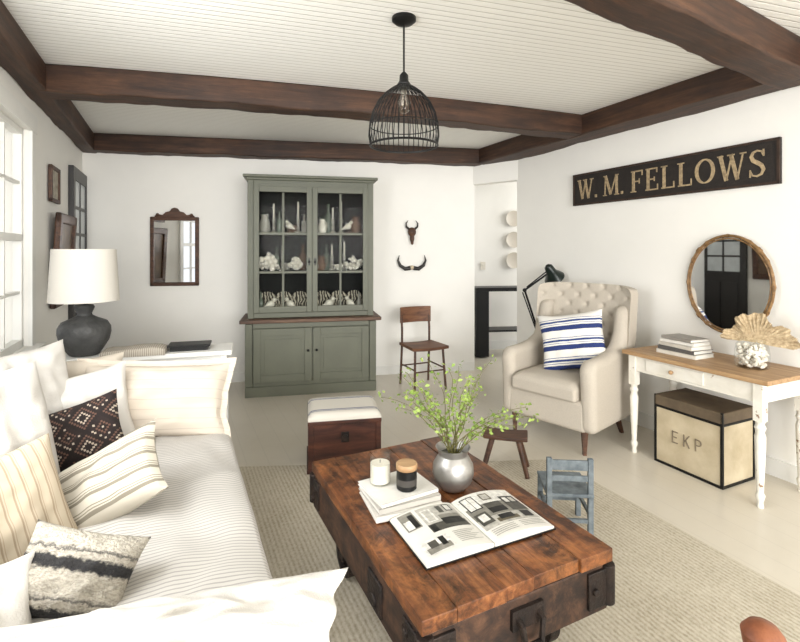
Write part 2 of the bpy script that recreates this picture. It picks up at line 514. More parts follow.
HM = Matrix.Translation((-.937, 5.09, 0)) @ Matrix.Rotation(radians(12), 4, 'Z')
def hp(x, y, z): return tuple(HM @ Vector((x, y, z)))
GR = 'curios displayed inside the glazed cabinet'
def item_pitcher(x, y, z, m, s=1, lab='cream ceramic pitcher on a cabinet shelf'):
    t = thing('pitcher', lab, 'pitcher', hp(x, y, z), random.uniform(0, 6), GR)
    MB().lathe([(.001, 0), (.05*s, 0), (.062*s, .05*s), (.055*s, .11*s), (.036*s, .16*s), (.042*s, .20*s), (.036*s, .198*s), (.03*s, .16*s)], n=20, capt=False).done('body', m, t)
    MB().tube([(.04*s, 0, .17*s), (.085*s, 0, .15*s), (.085*s, 0, .09*s), (.055*s, 0, .06*s)], .007*s).done('handle', m, t)
    return t
def item_bottle(x, y, z, m, s=1, lab='smoky glass bottle on a cabinet shelf'):
    MB().lathe([(.001, 0), (.028*s, 0), (.032*s, .01*s), (.032*s, .12*s), (.026*s, .15*s), (.011*s, .17*s), (.010*s, .23*s), (.014*s, .235*s), (.012*s, .245*s)], n=18).done('bottle', m, loc=hp(x, y, z), label=lab, cat='bottle', group=GR)
def item_bowl(x, y, z, m, s=1):
    MB().lathe([(.001, 0), (.03*s, 0), (.034*s, .01*s), (.06*s, .045*s), (.07*s, .075*s), (.066*s, .075*s), (.05*s, .04*s), (.001, .015*s)], n=22, capb=False, capt=False).done('bowl', m, loc=hp(x, y, z), label='small ceramic footed bowl on a cabinet shelf', cat='bowl', group=GR)
def item_candle(x, y, z, s=1):
    t = thing('candlestick', 'pale turned candlestick with candle on a cabinet shelf', 'candlestick', hp(x, y, z), 0, GR)
    MB().lathe([(.035, 0), (.038, .01), (.012, .03), (.02, .06), (.009, .08), (.016, .12), (.022, .14), (.012, .15)], n=16).done('base', M_cerd, t)
    MB().cyl((0, 0, .15), (0, 0, .15+.12*s), .009).done('candle', M_cer, t)
def item_coral(x, y, z, s=1):
    b = MB(); r = random.Random(int(x*100+z*10))
    for i in range(34):
        a = r.uniform(0, 6.28); rr = r.uniform(0, .09)*s; h = r.uniform(.02, .12)*s*(1.2-rr/(.09*s)*.5)
        b.sph((rr*cos(a), rr*sin(a)*.7, h), r.uniform(.012, .028)*s, n=8)
    b.done('coral', M_coral, loc=hp(x, y, z), label='white branching coral cluster on a cabinet shelf', cat='coral', group=GR)
def item_bird(x, y, z, m, rot=0, s=.75):
    t = thing('bird_figurine', 'small carved bird figurine on a cabinet shelf', 'figurine', hp(x, y, z), rot, GR)
    MB().sph((0, 0, .10*s), 0, (.055*s, .038*s, .045*s), rot=(0, -.5, 0)).sph((.045*s, 0, .155*s), .026*s).cyl((.065*s, 0, .155*s), (.095*s, 0, .15*s), .008*s, .001).cyl((-.03*s, 0, .09*s), (-.1*s, 0, .05*s), .025*s, .012*s).done('body', m, t)
    MB().cyl((0, 0, 0), (0, 0, .012), .035*s, n=16).cyl((0, 0, .012), (0, 0, .08*s), .005).done('base', M_brown, t)
def item_plate(x, y, z, r=.11, m=None):
    t = MB().lathe([(.001, 0), (r*.6, .002), (r, .018), (r, .022), (r*.6, .008), (.001, .006)], n=28, capb=False, capt=False)
    t.done('plate', m or M_cer, loc=hp(x, y, z+r), rot=(radians(80), 0, radians(12)), label='round patterned plate standing upright on a cabinet shelf' if m else 'round cream plate standing upright on a cabinet shelf', cat='plate', group=GR)
Z1, Z2, Z3 = .797, 1.237, 1.627
item_pitcher(-.48, -.02, Z3, M_cerd, .95, 'grey stoneware pitcher on a cabinet shelf')
item_candle(-.39, .02, Z3, 1.3); item_bottle(-.33, -.05, Z3, M_bottle, .9)
item_bird(-.23, -.04, Z3, M_cer, 2.6); item_bowl(-.20, .08, Z3, M_brown, 1.1)
item_candle(-.14, .0, Z3, 1.5); item_bottle(-.08, -.03, Z3, M_cerd, .8, 'grey stoneware bottle on a cabinet shelf')
item_pitcher(.11, -.03, Z3, M_cer, .75); item_bottle(.18, .08, Z3, M_bottle, 1.3)
item_candle(.22, -.04, Z3, 1.0); item_candle(.31, -.02, Z3, 1.6)
item_bird(.38, -.06, Z3, M_cer, .4); item_pitcher(.47, .0, Z3, M_brown, .9, 'brown glazed pitcher on a cabinet shelf')
item_coral(-.44, -.04, Z2, 1.25); item_coral(-.17, -.05, Z2, .95); item_bottle(-.36, .06, Z2, M_bottle, 1.0)
item_candle(-.30, -.02, Z2, .9); item_bowl(-.26, .08, Z2, M_cerd, 1.0); item_bottle(-.09, .06, Z2, M_brown, 1.1, 'brown stoneware bottle on a cabinet shelf')
item_pitcher(.10, -.02, Z2, M_brown, .75, 'brown glazed pitcher on a cabinet shelf')
item_candle(.21, -.05, Z2, 1.0); item_coral(.44, -.04, Z2, 1.1); item_candle(.35, .05, Z2, 1.3); item_bowl(.28, -.05, Z2, M_cer, .8); item_bottle(.16, .08, Z2, M_bottle, 1.1)
M_pat = stripes('patterned_glaze', 0, .030, [(0, (190, 182, 164)), (.45, (60, 54, 48))], wob=.10)
for x in (-.46, -.29, -.12, .12, .29, .46):
    item_plate(x, .10, Z1, .105, M_pat)
item_bird(-.42, -.06, Z1, M_cer, .5, .9); item_bird(-.22, -.06, Z1, M_cer, 2.8, .9); item_bird(.18, -.06, Z1, M_cer, .3, .9); item_bird(.40, -.06, Z1, M_cer, 2.6, .9)
item_bowl(-.10, -.05, Z1, M_cerd, .8); item_bowl(.29, -.04, Z1, M_brown, .8); item_bottle(-.52, .0, Z1, M_bottle, .9); item_bottle(.50, -.03, Z1, M_cerd, .8, 'grey stoneware bottle on a cabinet shelf')

# ------------------------------------------------------------ mirror on back wall
p = BW(-2.42, .02)
T = thing('wall_mirror', 'antique dark wood mirror with carved crest hanging on wall', 'mirror', (p[0], p[1], 1.065), BWR)
w, h = .49, .74
b = MB()
for x in (-1, 1): b.box((x*(w/2-.02), 0, h/2), (.04, .03, h))
for z in (.02, h-.02): b.box((0, 0, z), (w, .03, .04))
b.done('frame', M_walnut, T, smooth=False, bevel=.008)
MB().box((0, .002, h/2), (w-.06, .012, h-.06)).done('glass', M_mirror, T, smooth=False)
pts = [(-.2, h-.005), (-.2, h+.01), (-.17, h+.03), (-.12, h+.02), (-.09, h+.05), (-.05, h+.06), (-.03, h+.09), (0, h+.10), (.03, h+.09), (.05, h+.06), (.09, h+.05), (.12, h+.02), (.17, h+.03), (.2, h+.01), (.2, h-.005)]
MB().prism(pts, -.012, .012).sph((-.17, -.01, h+.02), .018).sph((.17, -.01, h+.02), .018).done('crest', M_walnut, T, bevel=.004)

p = BW(.13, .03)
T = thing('skull_mount', 'small horned animal skull mounted on white wall', 'skull', (p[0], p[1], 1.56), BWR)
MB().sph((0, -.02, .10), 0, (.05, .04, .055)).sph((0, -.03, .03), 0, (.028, .03, .06)).sph((0, -.035, -.02), 0, (.018, .022, .03)).done('skull', M_walnut, T)
for s_ in (-1, 1):
    MB().tube([(s_*.03, -.02, .13), (s_*.065, -.02, .16), (s_*.07, -.02, .20), (s_*.045, -.02, .235)], [.014, .012, .008, .003]).done('horn', M_horn, T)
T = thing('horn_mount', 'pair of dark curved horns mounted on white wall', 'horns', (p[0], p[1], 1.24), BWR)
for s_ in (-1, 1):
    MB().tube([(s_*.02, -.02, 0), (s_*.08, -.02, -.01), (s_*.14, -.02, .03), (s_*.165, -.02, .09), (s_*.15, -.02, .15)], [.026, .024, .019, .012, .003], n=10).done('horn', M_horn, T)
MB().sph((0, -.015, .005), 0, (.035, .02, .025)).done('mount', M_bone, T)

# ------------------------------------------------------------ school chair
T = thing('side_chair', 'old school chair with wooden seat and dark frame', 'chair', (.24, 5.10, 0), radians(24))
def curved(w, h, t, cz, y0, curve, n=12):
    b = MB()
    def f(u, v): return (w/2*u, y0+curve*(1-u*u)-t/2, cz+h/2*v)
    def g(u, v): return (w/2*u, y0+curve*(1-u*u)+t/2, cz+h/2*v)
    return b.shell(f, n, 2, g)
curved(.37, .17, .016, .745, .17, .035).done('backrest', M_chairw, T, bevel=.005)
MB().shell(lambda u, v: (.20*u*(1-.04*v), .19*v-.01, .455-.01*(1-u*u)), 10, 10, lambda u, v: (.20*u*(1-.04*v), .19*v-.01, .425-.01*(1-u*u))).done('seat', M_chairw, T, bevel=.004)
for s_ in (-1, 1):
    MB().tube([(s_*.17, .20, 0), (s_*.165, .165, .43), (s_*.165, .165, .6), (s_*.165, .19, .82)], .013).done('leg', M_walnut, T)
    MB().tube([(s_*.18, -.18, 0), (s_*.16, -.15, .435)], .013).done('leg', M_walnut, T)
for a_, c_ in (((-.17, .185, .2), (.17, .185, .2)), ((-.17, -.165, .2), (.17, -.165, .2)), ((-.17, -.165, .22), (-.17, .185, .22)), ((.17, -.165, .22), (.17, .185, .22))):
    MB().cyl(a_, c_, .008).done('stretcher', M_walnut, T)

# ------------------------------------------------------------ chest with cushion
T = thing('wooden_chest', 'dark red-brown wooden storage chest topped with a striped cushion', 'chest', (-.395, 3.32, 0), radians(11))
T.scale = (1, 1, 1.10)
M_trunk = wood('trunk_wood', (34, 17, 12), (66, 34, 24), (94, 53, 37), (3, 22, 22), .5)
b = MB().box((0, 0, .165), (.46, .38, .31))
b.box((0, 0, .015), (.49, .41, .03)).box((0, 0, .30), (.48, .40, .025))
for x in (-1, 1):
    for y in (-1, 1): b.box((x*.22, y*.18, .16), (.035, .035, .30))
b.done('body', M_trunk, T, smooth=False, bevel=.004)
b = MB().cyl((0, -.20, .21), (0, -.21, .21), .02, n=16).box((0, -.195, .21), (.05, .008, .06))
b.done('latch', M_iron, T)
M_tick = stripes('blue_stripe_grain_sack', 1, .50, [(0, (212, 207, 196)), (.22, (64, 76, 118)), (.235, (212, 207, 196)), (.26, (64, 76, 118)), (.285, (212, 207, 196)), (.715, (64, 76, 118)), (.74, (212, 207, 196)), (.765, (64, 76, 118)), (.78, (212, 207, 196))], offs=.25)
MB().shell(lambda u, v: (.238*u, .198*v, .328+.028*(max(0, (1-u**10)*(1-v**10)))**.5), 24, 24, lambda u, v: (.238*u, .198*v, .312)).done('cushion', M_tick, T)

# ------------------------------------------------------------ pillows
def pillow(name, w, h, t, m, loc, lean, roll, yaw, label, ruffle=None, grp='throw pillows on the sofa', n=30, wr_amp=1.0):
    b = MB()
    sd = w*31+loc[0]*7.7+loc[1]*3.3
    def prof(u, v):
        a = max(0, 1-abs(u)**2.3)*max(0, 1-abs(v)**2.3)
        return t/2*a**.42
    def xz(u, v):
        k = 1+.018*wr_amp*mn.noise(Vector((u*2.5, v*2.5, sd)))
        return (w/2*u*(1-.09*(1-v*v)*u*u)*k, h/2*v*(1-.09*(1-u*u)*v*v)*k)
    def wr(u, v):
        e = (1-u**4)*(1-v**4)
        q = mn.noise(Vector((u*1.6+sd, v*1.6, 0)))*.020+mn.noise(Vector((u*4.5, v*4.5+sd, 5)))*.013
        return q*e*wr_amp
    b.shell(lambda u, v: (xz(u, v)[0], -prof(u, v)+wr(u, v), xz(u, v)[1]), n, n, lambda u, v: (xz(u, v)[0], prof(u, v)+wr(u, v), xz(u, v)[1]))
    rot = (lean, roll, yaw)
    if ruffle:
        T = thing(name, label, 'pillow', loc, rot, grp)
        b.done('cover', m, T)
        b2 = MB()
        k = 160
        r1, r2 = [], []
        for i in range(k):
            a = i/k*4
            sgn = int(a); fr = a-sgn
            u, v = [(-1+2*fr, -1), (1, -1+2*fr), (1-2*fr, 1), (-1, 1-2*fr)][sgn]
            x, z = xz(u, v)
            wv = .007*sin(i*1.57)
            r1.append(b2.bm.verts.new((x*.985, 0, z*.985)))
            r2.append(b2.bm.verts.new((x+ruffle*(u if abs(u) == 1 else 0), wv, z+ruffle*(v if abs(v) == 1 else 0))))
        for i in range(k):
            b2.bm.faces.new((r1[i], r1[(i+1) % k], r2[(i+1) % k], r2[i]))
        b2.done('ruffle', m, T)
        return T
    return b.done(name, m, loc=loc, rot=rot, label=label, cat='pillow', group=grp)

# ------------------------------------------------------------ sofa
SF = thing('sofa', 'white slipcovered sofa with a long striped seat cushion beside window', 'sofa', (-1.10, 1.723, 0), A25)
MB().box((-.02, .09, .19), (1.0, 2.18, .24)).done('base', M_white, SF, bevel=.02, seg=3)
def softbox(b, c, d, e=.08, n=16, puff=.02, amp=.006):
    def f(u, v):
        x = c[0]+d[0]/2*u; y = c[1]+d[1]/2*v
        return (x, y, c[2]+d[2]/2-e*(abs(u)**10+abs(v)**22)*.5+puff*(1-u*u)*(1-v*v)+amp*mn.noise(Vector((x*5, y*5, c[2])))*2+amp*mn.noise(Vector((x*13, y*9, c[2]+4))))
    def g(u, v): return (c[0]+d[0]/2*u, c[1]+d[1]/2*v, c[2]-d[2]/2)
    return b.shell(f, n, n*2, g)
softbox(MB(), (.11, .085, .385), (.86, 1.86, .17), .05, 34, amp=.008).done('seat_cushion', M_seat, SF, bevel=.02, seg=3)
softbox(MB(), (-.43, .07, .45), (.20, 2.26, .70), .05).done('backrest', M_white, SF, bevel=.03, seg=3)
softbox(MB(), (0, 1.115, .43), (1.06, .20, .66), .05).done('armrest', M_white, SF, bevel=.03, seg=3)
softbox(MB(), (0, -.98, .32), (1.04, .18, .46), .05, 24, amp=.014).done('armrest', M_white, SF, bevel=.03, seg=3)
for x in (-.45, .45):
    for y in (-1.0, 1.13):
        MB().cyl((x, y, 0), (x, y, .09), .02, .03).done('leg', M_walnut, SF)

M_tan = stripes('tan_stripe_linen', 0, .032, [(0, (180, 167, 146)), (.50, (150, 133, 111)), (.66, (180, 167, 146)), (.78, (158, 142, 120)), (.84, (180, 167, 146))])
M_gst = stripes('grey_stripe_linen', 2, .062, [(0, (186, 179, 164)), (.36, (126, 119, 105)), (.56, (186, 179, 164)), (.64, (132, 125, 111)), (.70, (186, 179, 164)), (.80, (132, 125, 111)), (.86, (186, 179, 164))])
M_stitch = stripes('stitched_cream_linen', 2, .05, [(0, (200, 189, 174)), (.93, (184, 171, 157))], wob=.004)
M_blue = stripes('blue_ikat_stripes', 2, .150, [(0, (222, 219, 212)), (.20, (36, 52, 104)), (.44, (222, 219, 212)), (.52, (60, 76, 122)), (.545, (222, 219, 212)), (.62, (46, 64, 116)), (.72, (222, 219, 212)), (.80, (60, 76, 122)), (.83, (222, 219, 212))], wob=.008)
M_kil, nt, b_ = newmat('kilim_pattern')
v = coords(nt, (1, 1, 1), (0, 0, 0))
sp = nt.nodes.new('ShaderNodeSeparateXYZ'); nt.links.new(v, sp.inputs[0])
def trin(x, per):
    fr = math_node(nt, 'FRACT', math_node(nt, 'DIVIDE', math_node(nt, 'ADD', x, 10.0), per))
    return math_node(nt, 'ABSOLUTE', math_node(nt, 'SUBTRACT', fr, .5))
def snp(x): return math_node(nt, 'SNAP', x, .008)
q = math_node(nt, 'ADD', trin(snp(sp.outputs[0]), .128), trin(snp(sp.outputs[2]), .128))
q = math_node(nt, 'FRACT', math_node(nt, 'MULTIPLY', q, 2.4))
nt.links.new(ramp(nt, q, [(0, lin((32, 24, 22))), (.38, lin((170, 156, 140))), (.50, lin((38, 28, 26))), (.82, lin((96, 70, 58)))], True), b_.inputs['Base Color'])
b_.inputs['Roughness'].default_value = .95
bump(nt, b_, noise(nt, v, 300, 2), .4, .003)
M_fl, nt, b_ = newmat('black_white_woven')
v = coords(nt)
sp = nt.nodes.new('ShaderNodeSeparateXYZ'); nt.links.new(v, sp.inputs[0])
nz = noise(nt, coords(nt, (1, 1, 1)), 34, 6, .8)
x = math_node(nt, 'ADD', sp.outputs[2], math_node(nt, 'MULTIPLY', nz, .045))
fr = math_node(nt, 'FRACT', math_node(nt, 'DIVIDE', math_node(nt, 'ADD', x, 10.02), .115))
c0 = ramp(nt, fr, [(0, lin((190, 183, 169))), (.30, lin((184, 177, 163))), (.36, lin((44, 43, 44))), (.56, lin((50, 49, 49))), (.62, lin((186, 179, 165))), (.72, lin((180, 173, 160))), (.76, lin((84, 81, 78))), (.84, lin((190, 183, 169)))])
n2 = ramp(nt, noise(nt, coords(nt, (60, 60, 160)), 1.0, 4, .8), [(.42, (.45, .45, .45, 1)), (.55, (1, 1, 1, 1))])
nt.links.new(mixc(nt, .6, c0, n2, 'MULTIPLY'), b_.inputs['Base Color'])
b_.inputs['Roughness'].default_value = 1
bump(nt, b_, noise(nt, v, 120, 3), .9, .012)

pillow('pillow', .74, .40, .18, M_stitch, (-1.31, 2.56, .645), radians(-26), radians(3), radians(16), 'cream linen pillow with stitched lines and ruffled edge against sofa arm', ruffle=.03, wr_amp=1.6)
pillow('pillow', .50, .42, .16, M_cream, (-1.72, 2.50, .68), radians(-20), 0, radians(34), 'plain cream linen pillow in the sofa corner')
pillow('pillow', .46, .42, .17, M_white, (-1.54, 2.30, .655), radians(-24), radians(-8), radians(34), 'plain white square pillow behind a patterned pillow', wr_amp=1.3)
pillow('pillow', .52, .50, .20, M_white, (-1.70, 2.12, .76), radians(-14), 0, radians(72), 'large white pillow leaning on sofa back', wr_amp=1.3)
pillow('pillow', .54, .52, .20, M_white, (-1.48, 1.68, .75), radians(-16), 0, radians(76), 'second large white pillow leaning on sofa back', wr_amp=1.3)
pillow('pillow', .38, .30, .13, M_kil, (-1.43, 2.12, .625), radians(-30), radians(-16), radians(24), 'dark brown and cream kilim pillow with diamond pattern')
pillow('pillow', .54, .31, .15, M_gst, (-1.14, 1.79, .545), radians(-48), radians(-30), radians(12), 'cream lumbar pillow with grey stripes on sofa seat')
pillow('pillow', .40, .42, .15, M_tan, (-1.28, 1.53, .585), radians(-28), radians(-6), radians(58), 'tan and cream striped square pillow on sofa')
pillow('pillow', .32, .23, .13, M_fl, (-.91, 1.34, .545), radians(-42), radians(14), radians(8), 'black and white woven lumbar pillow on sofa seat')
pillow('pillow', .28, .26, .12, M_white, (-1.06, 1.17, .52), radians(-35), 0, radians(40), 'small white pillow at the sofa end')
pillow('pillow', .82, .27, .15, M_white, (-.515, 1.03, .56), radians(-64), radians(-6), radians(6), 'long rumpled white linen pillow draped over sofa arm', wr_amp=3.0, n=50)

# ------------------------------------------------------------ console + lamp
T = thing('console_table', 'slim white painted console table behind the sofa arm', 'table', (-1.635, 3.135, 0), radians(17.7))
MB().box((0, 0, .775), (1.02, .28, .03)).done('tabletop', M_trimw, T, smooth=False, bevel=.004)
MB().box((0, 0, .72), (.96, .24, .08)).done('apron', M_trimw, T, smooth=False, bevel=.003)
for x in (-.46, .46):
    for y in (-.11, .11): MB().box((x, y, .38), (.04, .04, .76)).done('leg', M_trimw, T, smooth=False, bevel=.003)
T = thing('table_lamp', 'charcoal ceramic table lamp with white drum shade', 'lamp', (-1.985, 3.02, .79), 0)
MB().lathe([(.07, 0), (.085, .008), (.105, .04), (.135, .09), (.146, .14), (.144, .175), (.125, .21), (.07, .235), (.044, .25), (.040, .262), (.050, .285), (.056, .30), (.048, .315), (.02, .32)], n=36).done('base', M_lamp, T)
MB().cyl((0, 0, .31), (0, 0, .62), .008).cyl((0, 0, .62), (0, 0, .64), .012).done('stem', M_black, T)
M_shade = mat('linen_lampshade', (210, 205, 195), .9, var=.02, scale=200)
MB().lathe([(.192, .34), (.174, .665), (.171, .665), (.189, .34)], n=48, capb=False, capt=False).done('lamp_shade', M_shade, T)
MB().box((-1.40, 3.20, .803), (.23, .13, .026), (0, 0, radians(17))).box((-1.40, 3.20, .823), (.26, .15, .014), (0, 0, radians(17))).done('lidded_box', M_black, bevel=.003, label='flat black lidded box on console table', cat='box')
M_wv = stripes('woven_grey_cloth', 0, .012, [(0, (176, 168, 154)), (.6, (136, 128, 116))])
softbox(MB(), (0, 0, .02), (.36, .16, .045), .02, 10, .01).done('folded_cloth', M_wv, loc=(-1.68, 3.05, .79), rot=(0, 0, radians(17)), label='folded woven grey cloth on console table', cat='cloth')

# ------------------------------------------------------------ left wall frames
p = LW(1.30, .03)
T = thing('picture_frame', 'dark carved wooden frame hanging on wall by the window', 'picture frame', (p[0], p[1], 1.0), (radians(3), 0, LWR))
b = MB(); w, h = .66, .74
for x in (-1, 1): b.box((x*(w/2-.04), 0, h/2), (.08, .04, h))
for z in (.04, h-.04): b.box((0, 0, z), (w, .04, .08))
b.done('frame', M_walnut, T, smooth=False, bevel=.01)
MB().box((0, .005, h/2), (w-.12, .01, h-.12)).done('picture', mat('dark_oil_painting', (66, 48, 36), .5, var=.5, scale=6, col2=(120, 96, 70)), T, smooth=False)
p = LW(1.5, .02)
T = thing('picture_frame', 'small dark framed botanical picture on white wall', 'picture frame', (p[0], p[1], 1.82), LWR)
b = MB(); w, h = .30, .28
for x in (-1, 1): b.box((x*(w/2-.015), 0, h/2), (.03, .025, h))
for z in (.015, h-.015): b.box((0, 0, z), (w, .025, .03))
b.done('frame', M_walnut, T, smooth=False, bevel=.004)
MB().box((0, .004, h/2), (w-.04, .008, h-.04)).done('picture', mat('pressed_flower_print', (190, 182, 166), .6, var=.3, scale=20, col2=(120, 110, 92)), T, smooth=False)

# ------------------------------------------------------------ pendant
T = thing('pendant_lamp', 'black wire cage pendant lamp hanging from beadboard ceiling', 'lamp', (.02, 2.46, 1.985), 0)
MB().lathe([(.062, .655), (.062, .64), (.045, .625), (.012, .615)], n=28).done('canopy', M_black, T)
MB().cyl((0, 0, .36), (0, 0, .63), .005, n=8).done('cord', M_black, T)
MB().lathe([(.03, .295), (.034, .315), (.024, .33), (.022, .36), (.010, .375)], n=20).done('socket', M_black, T)
b = MB()
prof = [(.172, 0), (.180, .05), (.175, .11), (.160, .17), (.132, .225), (.095, .265), (.06, .292), (.03, .31)]
for i in range(40):
    a = 2*pi*i/40
    b.tube([(r*cos(a), r*sin(a), z) for r, z in prof], .0024, n=5)
def ring(b, r, z, th, n=40): b.tube([(r*cos(2*pi*i/n), r*sin(2*pi*i/n), z) for i in range(n)], th, n=6, closed=True)
ring(b, .172, 0, .006); ring(b, .176, .10, .0028)
b.done('cage', M_black, T)
M_bulb = glassmat('bulb_glass', .15, (.96, .93, .86, 1))
MB().lathe([(.012, .295), (.014, .26), (.035, .22), (.03, .18), (.012, .165), (.001, .162)], n=20).done('bulb', M_bulb, T)

# ------------------------------------------------------------ armchair
T = thing('armchair', 'oatmeal linen wingback armchair with button tufting and dark legs', 'armchair', (1.325, 3.80, 0), radians(-48))
MB().box((0, -.02, .275), (.64, .64, .22)).done('seat_base', M_oat, T, bevel=.03, seg=3)
def sc1(u, v): return (.265*u, -.07+.31*v, .475+.035*((1-u**8)*(1-v**8))**.5+.012*(1-u*u)*(1-v*v))
MB().shell(sc1, 16, 16, lambda u, v: (.265*u, -.07+.31*v, .375)).done('seat_cushion', M_oat, T, bevel=.02, seg=3)
def backf(u, v):
    z = .36+(v+1)/2*.815
    hw = .355+.045*min(1, (v+1)/1.0)
    if v > .85: hw -= .02*((v-.85)/.15)**2
    x = hw*u
    if v > .6:
        k = (v-.6)/.4
        z -= .025*k*abs(u)**6
    wrap = .11*abs(u)**3
    lean = .10*(v+1)/2
    tuft = 0
    tz = (z-.55)/.15; tx = x/.145
    if z > .50:
        for off in (0, .5):
            dx = (tx-off)-round(tx-off); dz = (tz-off)-round(tz-off)
            tuft += .017*math.exp(-(dx*dx+dz*dz)/.018)
        for sg in (1, -1):
            q_ = (tx+sg*tz); q_ = abs(q_-round(q_))
            tuft += .003*math.exp(-(q_/.06)**2)
    y = .235+lean-wrap+tuft - .02*(1-u*u)
    return (x, y, z)
def backb(u, v):
    x, y, z = backf(u, v)
    return (x, .235+.10*(v+1)/2-.07*abs(u)**3+.10, z+(.0 if v < .99 else -.01))
MB().shell(backf, 70, 76, backb).done('backrest', M_oat, T, bevel=.02, seg=3)
for s_ in (-1, 1):
    b = MB()
    pts = [(-.34, .165), (-.35, .50), (-.36, .60), (-.35, .65), (-.30, .675), (-.15, .68), (0, .70), (.10, .74), (.16, .82), (.19, .95), (.21, 1.02), (.34, 1.02), (.34, .6), (.31, .165)]
    b.prism(pts, s_*.27, s_*.39, 'yz')
    b.done('armrest', M_oat, T, bevel=.05, seg=5)
    MB().cyl((s_*.29, -.29, 0), (s_*.29, -.29, .18), .016, .03, n=4).done('leg', M_walnut, T, smooth=False)
    MB().tube([(s_*.28, .34, 0), (s_*.28, .28, .10), (s_*.28, .25, .18)], [.018, .024, .03], n=6).done('leg', M_walnut, T, smooth=False)
pillow('pillow', .50, .46, .16, M_blue, (1.345, 3.74, .74), radians(-20), radians(-10), radians(-26), 'white pillow with blue stripes propped on armchair', grp='pillow on the armchair')

# ------------------------------------------------------------ articulated floor lamp
T = thing('floor_lamp', 'black articulated task lamp standing behind armchair', 'lamp', (1.36, 4.66, 0), 0)
MB().lathe([(.10, 0), (.10, .02), (.03, .035)], n=24).done('base', M_black, T)
MB().tube([(0, 0, .02), (0, 0, .62)], .012).done('pole', M_black, T)
b = MB().tube([(0, 0, .60), (-.15, 0, 1.06)], .010).tube([(-.02, .0, .62), (-.17, 0, 1.04)], .006).tube([(-.15, 0, 1.06), (.08, -.02, 1.23)], .010).tube([(-.13, 0, 1.09), (.06, -.02, 1.245)], .006)
b.sph((0, 0, .62), .02).sph((-.15, 0, 1.06), .02).sph((.08, -.02, 1.23), .02)
b.done('arm', M_black, T)
mt = Matrix.Translation((.095, -.02, 1.25)) @ Euler((radians(25), radians(-35), 0)).to_matrix().to_4x4()
MB().lathe([(.02, .07), (.04, .05), (.05, -.02), (.10, -.10), (.095, -.10), (.045, -.02)], n=24, mtx=mt, capb=True, capt=False).done('lamp_shade', mat('dark_green_enamel', (18, 30, 26), .3, .2), T)

# ------------------------------------------------------------ sign
def ribbon(b, pts, w, y0, y1, ox, oz, sc):
    k = len(pts)
    ws = w if isinstance(w, list) else [w]*k
    L, R = [], []
    for i, (x, z) in enumerate(pts):
        a = pts[max(i-1, 0)]; c_ = pts[min(i+1, k-1)]
        dx, dz = c_[0]-a[0], c_[1]-a[1]
        n_ = sqrt(dx*dx+dz*dz) or 1
        nx, nz = -dz/n_*ws[i]/2, dx/n_*ws[i]/2
        L.append((ox+(x+nx)*sc, oz+(z+nz)*sc)); R.append((ox+(x-nx)*sc, oz+(z-nz)*sc))
    for i in range(k-1):
        b.prism([L[i], L[i+1], R[i+1], R[i]], y0, y1)
TK, TN = .14, .055
def ser(x, z, w=.26): return ([(x-w/2, z), (x+w/2, z)], .05)
def arc(cx, cz, rx, rz, a0, a1, n=16): return [(cx+rx*cos(radians(a0+(a1-a0)*i/n)), cz+rz*sin(radians(a0+(a1-a0)*i/n))) for i in range(n+1)]
LET = {
 'W': (1.15, [([(.10, 1), (.36, 0)], TK), ([(.36, 0), (.60, 1)], TN), ([(.55, 1), (.82, 0)], TK), ([(.82, 0), (1.05, 1)], TN), ser(.1, .975), ser(.55, .975, .3), ser(1.05, .975)]),
 'M': (1.05, [([(.12, 0), (.16, 1)], TN), ([(.16, 1), (.52, .05)], TK), ([(.52, .05), (.88, 1)], TN), ([(.92, 0), (.9, 1)], TK), ser(.12, .025), ser(.92, .025, .32), ser(.13, .975, .2), ser(.93, .975, .22)]),
 'F': (.78, [([(.2, 0), (.2, 1)], TK), ([(.06, .97), (.74, .97)], .06), ([(.2, .5), (.55, .5)], .06), ser(.2, .025, .34), ([(.72, 1), (.72, .76)], .05), ([(.55, .62), (.55, .38)], .05)]),
 'E': (.80, [([(.2, 0), (.2, 1)], TK), ([(.06, .97), (.70, .97)], .06), ([(.2, .5), (.55, .5)], .06), ([(.06, .03), (.74, .03)], .06), ([(.69, 1), (.69, .78)], .05), ([(.55, .6), (.55, .4)], .05), ([(.73, 0), (.73, .26)], .05)]),
 'L': (.78, [([(.2, 0), (.2, 1)], TK), ser(.2, .975, .34), ([(.06, .03), (.72, .03)], .06), ([(.71, 0), (.71, .28)], .05)]),
 'O': (.98, [(arc(.48, .5, .38, .47, 0, 360, 28), [TN+(TK-TN)*abs(cos(radians(360*i/28))) for i in range(29)])]),
 'S': (.72, [([(.58, .80), (.52, .93), (.36, .97), (.20, .92), (.13, .77), (.20, .62), (.36, .53), (.52, .42), (.60, .26), (.52, .09), (.35, .03), (.18, .07), (.10, .22)], [.05, .06, .07, .09, .12, .14, .15, .14, .12, .09, .07, .06, .05]), ([(.60, 1), (.60, .74)], .05), ([(.09, 0), (.09, .28)], .05)]),
 '.': (.30, [([(.05, .07), (.19, .07)], .14)]),
 ' ': (.16, []),
}
p = RW(.966, .014)
T = thing('painted_sign', 'long black wooden sign with gold serif lettering on wall', 'sign', (p[0], p[1], 1.872), RWR)
BWd, BH = 1.74, .295
MB().box((0, 0, BH/2), (BWd, .022, BH)).done('board', M_signb, T, smooth=False, bevel=.002)
b = MB()
for z in (.008, BH-.008): b.box((0, -.012, z), (BWd, .012, .016))
for x in (-1, 1): b.box((x*(BWd/2-.008), -.012, BH/2), (.016, .012, BH))
b.done('frame', mat('worn_sign_edge', (52, 36, 26), .7, var=.3, scale=30), T, smooth=False)
b = MB()
txt = 'W. M. FELLOWS'
sc = .178
gap = .09
tot = sum(LET[ch][0]+gap for ch in txt)
xs = 1.62/(tot*sc)
x = -1.62/2
